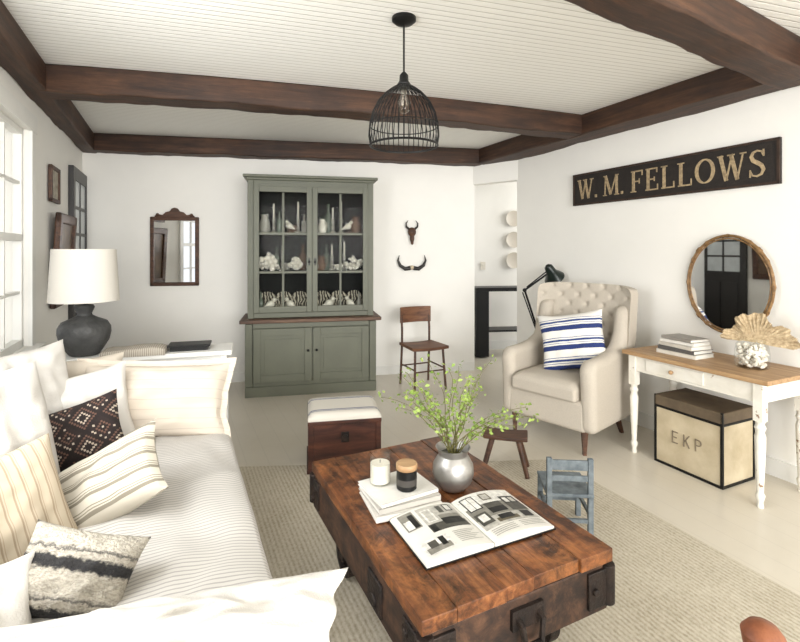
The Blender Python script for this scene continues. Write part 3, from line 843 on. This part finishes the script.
for ch in txt:
    wd, st = LET[ch]
    for pts, w_ in st:
        ribbon(b, [(q_[0]*xs, q_[1]) for q_ in pts], w_, -.0155, -.011, x, .058, sc)
    x += (wd+gap)*sc*xs
b.done('lettering', M_gold, T, smooth=False)

# ------------------------------------------------------------ round mirror
p = RW(.405, .042)
T = thing('wall_mirror', 'round mirror with gilt bamboo frame hanging above desk', 'mirror', (p[0], p[1], 1.213), RWR-radians(4.2))
b = MB()
n = 96; R = .335; EX = .88
b.tube([(EX*R*cos(2*pi*i/n), 0, R*sin(2*pi*i/n)) for i in range(n)], [.010+.004*(1 if i % 8 == 0 else 0) for i in range(n)], n=8, closed=True)
b.tube([(EX*(R-.019)*cos(2*pi*i/n), -.003, (R-.019)*sin(2*pi*i/n)) for i in range(n)], .005, n=6, closed=True)
b.done('frame', M_bamboo, T)
g_ = MB(); g_.prism([(EX*(R-.01)*cos(2*pi*i/64), (R-.01)*sin(2*pi*i/64)) for i in range(64)], -.002, .004)
g_.done('glass', M_mirror, T, smooth=False)
for a in (45, 135, 225, 315):
    b = MB()
    b.tube([(EX*R*cos(radians(a+k*3)), -.002, R*sin(radians(a+k*3))) for k in (-1, -.5, 0, .5, 1)], [.014, .016, .014, .016, .014], n=10)
    b.done('frame_joint', M_bamboo, T)

# ------------------------------------------------------------ desk
p = RW(.365, .29)
T = thing('writing_desk', 'small farmhouse desk with pine top and chipped white legs', 'desk', (p[0], p[1], 0), RWR)
MB().box((0, 0, .715), (.95, .53, .028)).done('tabletop', M_pine, T, smooth=False, bevel=.005)
b = MB()
b.box((0, .21, .645), (.84, .02, .11))
for x in (-.42, .42): b.box((x, 0, .645), (.02, .44, .11))
b.box((0, -.22, .645), (.82, .02, .11))
b.done('apron', M_apron, T, smooth=False, bevel=.002)
D = MB().box((-.10, -.229, .646), (.40, .018, .080)).done('drawer', M_apron, T, smooth=False, bevel=.003)
MB().cyl((-.10, -.235, .646), (-.10, -.25, .646), .006).sph((-.10, -.258, .646), .014).done('knob', M_pine, D)
lp = [(.016, 0), (.018, .01), (.014, .03), (.020, .05), (.024, .07), (.016, .085), (.017, .10), (.024, .25), (.028, .40), (.02, .425), (.029, .45), (.02, .47), (.027, .49)]
for x in (-.41, .41):
    for y in (-.215, .205):
        MB().lathe(lp, c=(x, y, 0), n=18).box((x, y, .595), (.05, .05, .215)).done('leg', M_chip, T)

cols = [(214, 208, 196), (92, 90, 88), (208, 202, 190), (224, 220, 212), (150, 144, 136)]
z = .729
def book(loc, w, d_, t, rot, col, label, grp):
    B_ = thing('book', label, 'book', loc, rot, grp)
    MB().box((0, 0, t*.5), (w-.008, d_-.008, t-.004)).done('pages', M_paper, B_, smooth=False)
    m = mat('book_cover', col, .5, var=.06, scale=20)
    MB().box((0, 0, .0015), (w, d_, .003)).box((0, 0, t-.0015), (w, d_, .003)).box((0, -d_/2+.0015, t/2), (w, .003, t)).done('cover', m, B_, smooth=False, bevel=.001)
    return B_
p = RW(.53, .31)
for i, (c_, t) in enumerate(zip(cols, (.028, .025, .026, .022, .02))):
    book((p[0], p[1], z), .28-.012*i, .20-.008*i, t, RWR+random.uniform(-.12, .12), c_, ['cream', 'charcoal', 'beige', 'white', 'grey'][i]+' hardcover book in a stack on the desk', 'stacked books on the desk')
    z += t+.0006
p = RW(.12, .28)
T = thing('glass_jar', 'clear glass jar filled with white shells on desk', 'jar', (p[0], p[1], .729), 0)
MB().lathe([(.001, 0), (.080, 0), (.088, .01), (.092, .08), (.084, .14), (.064, .165), (.066, .18), (.062, .18)], n=32, capb=False, capt=False).done('body', M_glass, T)
b = MB(); r = random.Random(5)
for i in range(170):
    a = r.uniform(0, 6.28); rr = .070*sqrt(r.random()); zz = r.uniform(.014, .135)
    b.sph((rr*cos(a), rr*sin(a), zz), 0, (r.uniform(.010, .02), r.uniform(.010, .018), r.uniform(.008, .015)), n=7, rot=(r.random()*3, r.random()*3, 0))
b.done('shell', M_coral, T, kind='stuff')
M_fan = mat('dried_sea_fan', (160, 138, 106), .9, var=.14, scale=60, bmp=1.0, bscale=140, col2=(206, 186, 152))
b = MB(); r = random.Random(11)
def fanR(a): return .165*(1+.13*sin(a*4.0+.6)+.07*sin(a*9.0+1.0)+.03*sin(a*23))
def fpt(u, v, th):
    a = radians(-6+188*(u+1)/2)
    rr = fanR(a)*(.02+.98*(v+1)/2)
    ru = .018*sin(a*7+3*v)*((v+1)/2)**2+.004*sin(a*46)*((v+1)/2)
    return (rr*cos(a)*1.08, ru+th, rr*sin(a)*.98)
b.shell(lambda u, v: fpt(u, v, -.0015), 150, 14, lambda u, v: fpt(u, v, .0015))
for i in range(70):
    u = -1+2*i/69
    a = radians(-6+188*(u+1)/2)
    k0 = (-1, -.2, -.5, -.2)[i % 4]
    pts = [fpt(u+.006*sin(k*2+i), k0+(1.04-k0)*k/6, 0) for k in range(7)]
    b.tube(pts, [.0042-.0024*k/6 for k in range(7)], n=4)
fp = RW(.10, .27)
b.done('sea_fan', M_fan, loc=(fp[0], fp[1], .729+.157), rot=(radians(4), radians(4), radians(-35)), label='tan dried sea fan coral resting on the glass jar', cat='coral')

p = RW(.394, .33)
T = thing('storage_box', 'vintage parchment travel box with black edges and stencilled letters', 'box', (p[0], p[1], 0), RWR)
M_parch = mat('aged_parchment', (174, 159, 130), .7, var=.15, scale=7, bmp=.1, col2=(200, 187, 160))
w, d_, h = .455, .33, .46
MB().box((0, 0, h/2-.03), (w-.01, d_-.01, h-.07)).done('body', M_parch, T, smooth=False)
MB().box((0, 0, h-.035), (w+.004, d_+.004, .07)).done('lid', mat('dark_lid_leather', (94, 80, 62), .7, var=.25, scale=9), T, smooth=False, bevel=.006)
b = MB(); e = .016
for x in (-1, 1):
    for y in (-1, 1): b.box((x*(w/2-e/2+.002), y*(d_/2-e/2+.002), h/2), (e, e, h))
for y in (-1, 1):
    for z in (e/2, h-.075): b.box((0, y*(d_/2-e/2+.003), z), (w, e, e))
for x in (-1, 1):
    for z in (e/2, h-.075): b.box((x*(w/2-e/2+.003), 0, z), (e, d_, e))
b.done('edging', M_black, T, smooth=False, bevel=.002)
b = MB()
EKP = [('E', [([(.05, 0), (.05, 1)], .09), ([(0, .95), (.5, .95)], .08), ([(0, .5), (.42, .5)], .08), ([(0, .05), (.5, .05)], .08)]),
       ('K', [([(.05, 0), (.05, 1)], .09), ([(.08, .42), (.5, 1)], .08), ([(.2, .58), (.52, 0)], .09)]),
       ('P', [([(.05, 0), (.05, 1)], .09), ([(.05, .95)]+arc(.25, .72, .25, .23, 90, -90, 10)+[(.05, .49)], .08)])]
x = -.10
for ch, st in EKP:
    for pts, w_ in st: ribbon(b, pts, w_, -d_/2-.0005, -d_/2+.006, x, .17, .078)
    x += .078
b.done('lettering', mat('grey_stencil_ink', (122, 110, 92), .8, var=.2, scale=60), T, smooth=False)

# ------------------------------------------------------------ coffee table
T = thing('coffee_table', 'reclaimed factory cart coffee table with cast iron fittings', 'coffee table', (.148, 1.94, 0), radians(26))
TW, TL = .73, 1.09
b = MB(); r = random.Random(3)
ws = [.115, .175, .105, .19, .145]
x = -TW/2
for i, pw in enumerate(ws):
    n_ = 40
    rows = []
    z0_ = .406; z1_ = .450+r.uniform(-.0015, .001)
    y0_ = -TL/2+r.uniform(-.008, .010); y1_ = TL/2+r.uniform(-.006, .006)
    for k in range(n_+1):
        yy = y0_+(y1_-y0_)*k/n_
        ed = .006 if i in (0, len(ws)-1) else .003
        a1 = x+.0006+ed*abs(mn.noise(Vector((yy*9, i, 1)))); a2 = x+pw-.0006-ed*abs(mn.noise(Vector((yy*9, i, 9))))
        zz = z1_+.002*mn.noise(Vector((yy*6, i, 3)))
        rows.append([b.bm.verts.new((a1, yy, z0_)), b.bm.verts.new((a2, yy, z0_)), b.bm.verts.new((a2, yy, zz)), b.bm.verts.new((a1, yy, zz))])
    for A_, C_ in zip(rows, rows[1:]):
        for k in range(4): b.bm.faces.new((A_[k], A_[(k+1) % 4], C_[(k+1) % 4], C_[k]))
    b.bm.faces.new(rows[0]); b.bm.faces.new(rows[-1][::-1])
    x += pw
b.done('tabletop', M_table, T, smooth=False, bevel=.0025)
b = MB()
for x in (-1, 1): b.box((x*(TW/2-.045), 0, .325), (.08, TL-.03, .16))
for y in (-1, 1): b.box((0, y*(TL/2-.055), .325), (TW-.03, .09, .158))
b.box((0, 0, .345), (TW-.1, .09, .10))
b.done('frame', M_tablee, T, smooth=False, bevel=.006)
for x in (-1, 1):
    for y in (-1, 1):
        b = MB()
        b.box((x*(TW/2-.004), y*(TL/2-.062), .33), (.014, .11, .12)); b.box((x*(TW/2-.055), y*(TL/2-.006), .33), (.11, .014, .12))
        b.cyl((x*(TW/2-.002), y*(TL/2-.09), .36), (x*(TW/2+.012), y*(TL/2-.09), .36), .013, n=6)
        b.cyl((x*(TW/2-.002), y*(TL/2-.045), .30), (x*(TW/2+.012), y*(TL/2-.045), .30), .013, n=6)
        b.cyl((x*(TW/2-.085), y*(TL/2-.002), .33), (x*(TW/2-.085), y*(TL/2+.012), .33), .013, n=6)
        b.cyl((x*(TW/2-.014), y*(TL/2-.014), .268), (x*(TW/2-.014), y*(TL/2-.014), .398), .026, n=12)
        b.done('corner_bracket', M_iron, T, bevel=.003)
MB().tube([(-.04, -TL/2+.01, .35), (-.04, -TL/2-.022, .34), (-.03, -TL/2-.027, .28), (.03, -TL/2-.027, .28), (.04, -TL/2-.022, .34), (.04, -TL/2+.01, .35)], .010).box((0, -TL/2+.004, .345), (.12, .014, .06)).done('handle', M_iron, T)
MB().box((-TW/2+.002, -.22, .32), (.014, .11, .11)).cyl((-TW/2-.012, -.22, .30), (-TW/2+.02, -.22, .30), .022).done('side_bracket', M_iron, T, bevel=.004)
for y in (-.30, .34):
    ax = MB().cyl((-.27, y, .10), (.27, y, .10), .014)
    for x in (-1, 1): ax.prism([(-.06+y, .26), (.06+y, .26), (.025+y, .085), (-.025+y, .085)], x*.20, x*.225, 'yz')
    ax.done('axle', M_iron, T, bevel=.003)
    for x in (-1, 1):
        b = MB()
        cx = x*.26
        mt = Matrix.Translation((cx, y, .105)) @ Euler((0, pi/2, 0)).to_matrix().to_4x4()
        b.lathe([(.075, -.022), (.092, -.022), (.092, .022), (.075, .022), (.075, -.022)], n=36, mtx=mt, capb=False, capt=False)
        b.cyl((cx-.028, y, .105), (cx+.028, y, .105), .026, n=20)
        for k in range(6):
            a = k*pi/3
            b.box((cx, y+.05*cos(a), .105+.05*sin(a)), (.014, .062, .018), (a, 0, 0))
        b.done('wheel', M_iron, T, bevel=.002)

T = thing('vase', 'squat dented pewter pot on coffee table', 'vase', (.223, 2.017, .4525), 0)
MB().lathe([(.001, 0), (.050, 0), (.055, .006), (.076, .030), (.087, .065), (.084, .100), (.070, .125), (.060, .140), (.064, .160), (.074, .172), (.070, .172), (.056, .142), (.062, .13), (.001, .10)], n=40, capb=False, capt=False).done('body', M_pewter, T)
B_ = thing('leafy_branches', 'airy yellow-green leafy branches arranged in the pot', 'plant', (.223, 2.017, .555), 0)
r = random.Random(21)
lf = MB()
for i in range(24):
    a = 2*pi*i/24*5.0+r.uniform(-.3, .3)
    out = r.uniform(.12, .37); up = r.uniform(.18, .38)*(1.1-out*1.0)
    sx_, sy_ = out*cos(a)*1.02, out*sin(a)*.7
    pts = []
    for k in range(9):
        t = k/8
        pts.append(Vector((sx_*t**1.4+.012*sin(t*9+i), sy_*t**1.4, .0+(up+.08)*(t**.85)-(.08*t**3 if out > .24 else 0))))
    MB().tube(pts, [.0026-.0016*k/8 for k in range(9)], n=5).done('stem', M_stem, B_)
    for k in range(3, 9):
        for rep in range(5):
            base = pts[k]+Vector((r.uniform(-.020, .020), r.uniform(-.020, .020), r.uniform(-.020, .020)))
            d1 = Vector((r.uniform(-1, 1), r.uniform(-1, 1), r.uniform(-.2, 1))).normalized()
            s1 = d1.cross(Vector((r.uniform(-1, 1), r.uniform(-1, 1), r.uniform(-1, 1)))).normalized()
            L = r.uniform(.014, .028); W_ = L*.3
            v0 = lf.bm.verts.new(base); v1 = lf.bm.verts.new(base+d1*L*.5+s1*W_); v2 = lf.bm.verts.new(base+d1*L+Vector((0, 0, -.003))); v3 = lf.bm.verts.new(base+d1*L*.5-s1*W_)
            lf.bm.faces.new((v0, v1, v2, v3))
lf.done('leaf', M_leafg, B_, smooth=False, kind='stuff')

z = .4535
for i, (c_, t, w_, d_) in enumerate((((206, 202, 194), .024, .27, .24), ((176, 172, 164), .022, .26, .22), ((218, 215, 208), .014, .25, .21))):
    book((.0-.005*i, 1.905+.004*i, z), w_, d_, t, radians(20+i*5), c_, ['white', 'pale grey', 'white paperback'][i]+' art book in a stack on coffee table', 'stacked books on the coffee table')
    z += t+.0006
T = thing('candle', 'white candle in clear glass tumbler on books', 'candle', (-.080, 1.93, z), 0, 'candles on the coffee table')
MB().lathe([(.001, 0), (.038, 0), (.042, .004), (.044, .115), (.0425, .116)], n=28, capb=False, capt=False).done('glass', M_glass, T)
MB().cyl((0, 0, .008), (0, 0, .080), .039, n=28).done('wax', M_cer, T)
MB().cyl((0, 0, .080), (0, 0, .092), .0015, n=6).done('wick', M_black, T)
T = thing('candle', 'black jar candle with pale wooden lid on books', 'candle', (.026, 1.885, z), 0, 'candles on the coffee table')
MB().lathe([(.036, 0), (.04, .004), (.04, .075), (.036, .078)], n=28).done('jar', M_black, T)
MB().lathe([(.041, .078), (.042, .082), (.042, .096), (.039, .10)], n=28).done('lid', M_pine, T)
MB().lathe([(.0403, .02), (.0403, .045)], n=28, capb=False, capt=False).done('label_band', mat('dark_label', (60, 56, 52), .6), T)

# open book
T = thing('open_book', 'open art book with black and white photographs on coffee table', 'book', (.257, 1.735, .4535), radians(25))
PW, PH = .255, .285
def page(sx):
    def f(u, v):
        t = (u+1)/2
        return (sx*(.002+PW*t), PH/2*v, .010+.022*max(0, sin(pi*t))**.8*(1-t*.35)+.004*(1-t))
    return f
def fb(sx): return lambda u, v: (sx*(.002+PW*(u+1)/2), PH/2*v, .003)
INK = [mat('print_ink', c_, .45, var=.25, scale=60) for c_ in ((22, 22, 22), (74, 72, 66), (128, 125, 116), (178, 175, 166), (214, 212, 205), (92, 84, 66))]
MB().box((0, 0, .0015), (PW*2+.012, PH+.01, .003)).done('cover', M_black, T, smooth=False)
LEFTP = [(.36, .95, .42, .96, 3), (.36, .95, .42, .58, 1), (.40, .56, .62, .90, 4), (.43, .53, .64, .88, 3), (.60, .92, .50, .66, 0), (.60, .92, .64, .72, 2), (.66, .74, .76, .92, 1), (.78, .90, .78, .94, 0), (.80, .88, .80, .92, 4), (.38, .46, .42, .56, 0),
         (.08, .30, .60, .96, 2), (.10, .20, .62, .80, 4), (.20, .28, .62, .90, 0), (.08, .50, .08, .34, 4), (.12, .46, .10, .20, 2), (.18, .30, .18, .30, 1), (.34, .42, .16, .32, 0)]
for k in range(7): LEFTP.append((.58, .92-.05*(k % 3), .32-.035*k, .328-.035*k, 2))
RIGHTP = [(.04, .97, .22, .97, 2), (.04, .97, .70, .97, 4), (.04, .97, .22, .42, 3), (.08, .30, .62, .94, 0), (.10, .19, .64, .92, 4), (.20, .28, .64, .92, 4), (.34, .62, .46, .62, 0), (.34, .62, .58, .70, 1), (.30, .66, .26, .34, 5), (.36, .60, .30, .40, 0), (.68, .95, .44, .80, 1), (.70, .93, .62, .78, 0), (.72, .80, .64, .76, 4), (.83, .91, .64, .76, 3), (.40, .56, .76, .92, 5), (.42, .54, .78, .90, 3), (.06, .26, .30, .54, 1), (.10, .22, .36, .50, 4), (.74, .90, .26, .40, 0)]
for k in range(4): RIGHTP.append((.08, .46, .17-.035*k, .178-.035*k, 2)); RIGHTP.append((.54, .92, .17-.035*k, .178-.035*k, 2))
for sx, RL in ((-1, LEFTP), (1, RIGHTP)):
    MB().shell(page(sx), 20, 2, fb(sx)).done('page', M_paper, T)
    b = MB(); f = page(sx)
    for li, (x0, x1, y0_, y1_, ink) in enumerate(RL):
        u0, u1 = (x0, x1) if sx > 0 else (1-x0, 1-x1)
        ns = max(2, int(abs(u1-u0)*16))
        prev = None
        for i in range(ns+1):
            u = u0+(u1-u0)*i/ns
            q1 = Vector(f(u*2-1, y0_*2-1)); q2 = Vector(f(u*2-1, y1_*2-1))
            dz = .0006+.00012*li
            cur = (b.bm.verts.new(q1+Vector((0, 0, dz))), b.bm.verts.new(q2+Vector((0, 0, dz))))
            if prev:
                fc = b.bm.faces.new((prev[0], cur[0], cur[1], prev[1])); fc.material_index = ink
            prev = cur
    b.done('printed_picture', INK, T, smooth=False)

# ------------------------------------------------------------ milking stool
T = thing('milking_stool', 'small worn dark wooden stool with splayed legs on floor', 'stool', (.69, 3.14, .014), radians(-15))
MB().shell(lambda u, v: (.14*u, .08*v*(1-.12*u*u), .25-.012*(1-u*u)), 12, 6, lambda u, v: (.14*u, .08*v*(1-.12*u*u), .215)).done('seat', M_walnut, T, bevel=.008)
for x in (-1, 1):
    for y in (-1, 1):
        MB().cyl((x*.14, y*.09, 0), (x*.08, y*.04, .22), .014, .018, n=8).done('leg', M_walnut, T)
# ------------------------------------------------------------ small blue chair
M_bluec = mat('worn_blue_paint', (84, 93, 99), .7, var=.12, scale=22, col2=(122, 131, 135))
T = thing('child_chair', 'tiny worn blue painted wooden childs chair on rug', 'chair', (.855, 2.50, .014), radians(175))
for x in (-1, 1):
    MB().box((x*.10, .11, .20), (.026, .024, .40)).done('leg', M_bluec, T, smooth=False, bevel=.003)
    MB().box((x*.10, -.11, .105), (.026, .024, .21)).done('leg', M_bluec, T, smooth=False, bevel=.003)
MB().box((0, 0, .218), (.23, .25, .018)).done('seat', M_bluec, T, smooth=False, bevel=.004)
for zz, hh in ((.365, .05), (.30, .028)):
    MB().box((0, .11, zz), (.18, .014, hh)).done('back_rail', M_bluec, T, smooth=False, bevel=.003)
for c_, d_ in (((0, -.11, .09), (.19, .014, .018)), ((0, .11, .09), (.19, .014, .018)), ((-.10, 0, .12), (.014, .2, .018)), ((.10, 0, .12), (.014, .2, .018))):
    MB().box(c_, d_).done('stretcher', M_bluec, T, smooth=False)

# ------------------------------------------------------------ near wooden chair
M_oak = wood('worn_brown_oak', (88, 46, 28), (124, 70, 42), (150, 92, 60), (20, 20, 3), .5)
T = thing('wooden_chair', 'worn brown wooden chair with rounded back post tops', 'chair', (.943, .82, .014), radians(20))
for x in (-1, 1):
    MB().tube([(x*.16, .17, 0), (x*.16, .17, .42), (x*.165, .20, .56), (x*.165, .20, .62), (x*.165, .20, .65), (x*.165, .20, .675), (x*.165, .20, .690), (x*.165, .20, .696)], [.018, .022, .024, .026, .034, .038, .027, .006], n=18).done('leg', M_oak, T)
    MB().tube([(x*.17, -.17, 0), (x*.16, -.15, .40)], [.016, .022], n=12).done('leg', M_oak, T)
MB().box((0, 0, .41), (.40, .40, .03)).done('seat', M_oak, T, bevel=.012, seg=3)
for zz, hh in ((.55, .06), (.48, .03)):
    MB().box((0, .19, zz), (.31, .02, hh)).done('back_rail', M_oak, T, bevel=.006)

# ------------------------------------------------------------ hall items
T = thing('console_table', 'black metal console table with lower shelf in hallway', 'table', (1.46, 6.62, 0), radians(8))
MB().box((0, 0, .92), (.95, .34, .05)).done('tabletop', M_black, T, smooth=False, bevel=.004)
MB().box((0, 0, .36), (.90, .30, .025)).done('shelf', M_black, T, smooth=False)
MB().box((-.38, 0, .46), (.18, .30, .88)).done('end_panel', M_black, T, smooth=False, bevel=.003)
for y in (-.14, .14): MB().box((.45, y, .45), (.03, .03, .9)).done('leg', M_black, T, smooth=False)
M_pl = mat('white_ironstone', (200, 192, 178), .35, var=.04)
for i, zz in enumerate((1.91, 1.60, 1.30)):
    MB().lathe([(.001, 0), (.08, .003), (.115, .02), (.117, .026), (.08, .012), (.001, .01)], n=32, capb=False, capt=False).done('plate', M_pl, loc=(1.665, 7.056, zz), rot=(radians(90), 0, radians(9)), label='cream ironstone plate hung on hallway wall', cat='plate', group='plates hung on the hallway wall')
MB().box((0, 0, 0), (.07, .008, .115)).box((0, -.006, 0), (.012, .012, .025)).done('light_switch', M_cer, loc=(1.21, 6.998, 1.22), rot=(0, 0, radians(9)), smooth=False, label='white light switch plate on hallway wall', cat='light switch')

# ------------------------------------------------------------ light
W = bpy.data.worlds.new('world'); S.world = W; W.use_nodes = True
bg = W.node_tree.nodes['Background']; bg.inputs[0].default_value = (.93, .96, 1, 1); bg.inputs[1].default_value = 1.25
def area(name, loc, target, sx, sy, power, col=(1, 1, 1)):
    l = bpy.data.lights.new(name, 'AREA'); l.shape = 'RECTANGLE'; l.size = sx; l.size_y = sy; l.energy = power; l.color = col
    o = bpy.data.objects.new(name, l); COL.objects.link(o); o.location = loc
    d = Vector(target)-Vector(loc); o.rotation_euler = d.to_track_quat('-Z', 'Y').to_euler()
    return o
p = LW(4.3, .05); q = LW(3.4, 2)
area('window_daylight', (p[0], p[1], 1.6), (q[0], q[1], 1.2), 1.0, 1.4, 42, (.97, .985, 1))
area('rear_fill', (1.9, -4.2, 1.75), (-.4, 4.5, 1.7), 4.0, 2.0, 450, (1, .985, .96))  # added fill far behind the camera, evens brightness through the room
area('rear_fill', (3.3, -1.6, 1.7), (-2.6, 3.8, 1.9), 1.6, 1.6, 62, (1, .985, .965))  # second added fill, unseen at right rear, brightens the left wall
area('hall_fill', (3.2, 6.4, 2.0), (1.2, 6.6, 1.2), 1.2, 1.2, 28, (1, .98, .95))  # added fill out of view, brightens the hall and back

# ------------------------------------------------------------ camera
cd = bpy.data.cameras.new('camera'); co = bpy.data.objects.new('camera', cd); COL.objects.link(co)
co.location = (0, 0, 1.45); co.rotation_euler = (pi/2, 0, 0)
cd.sensor_width = 36; cd.lens = 21.6; cd.shift_y = -71/800; cd.clip_start = .02
S.camera = co
S.view_settings.view_transform = 'Standard'
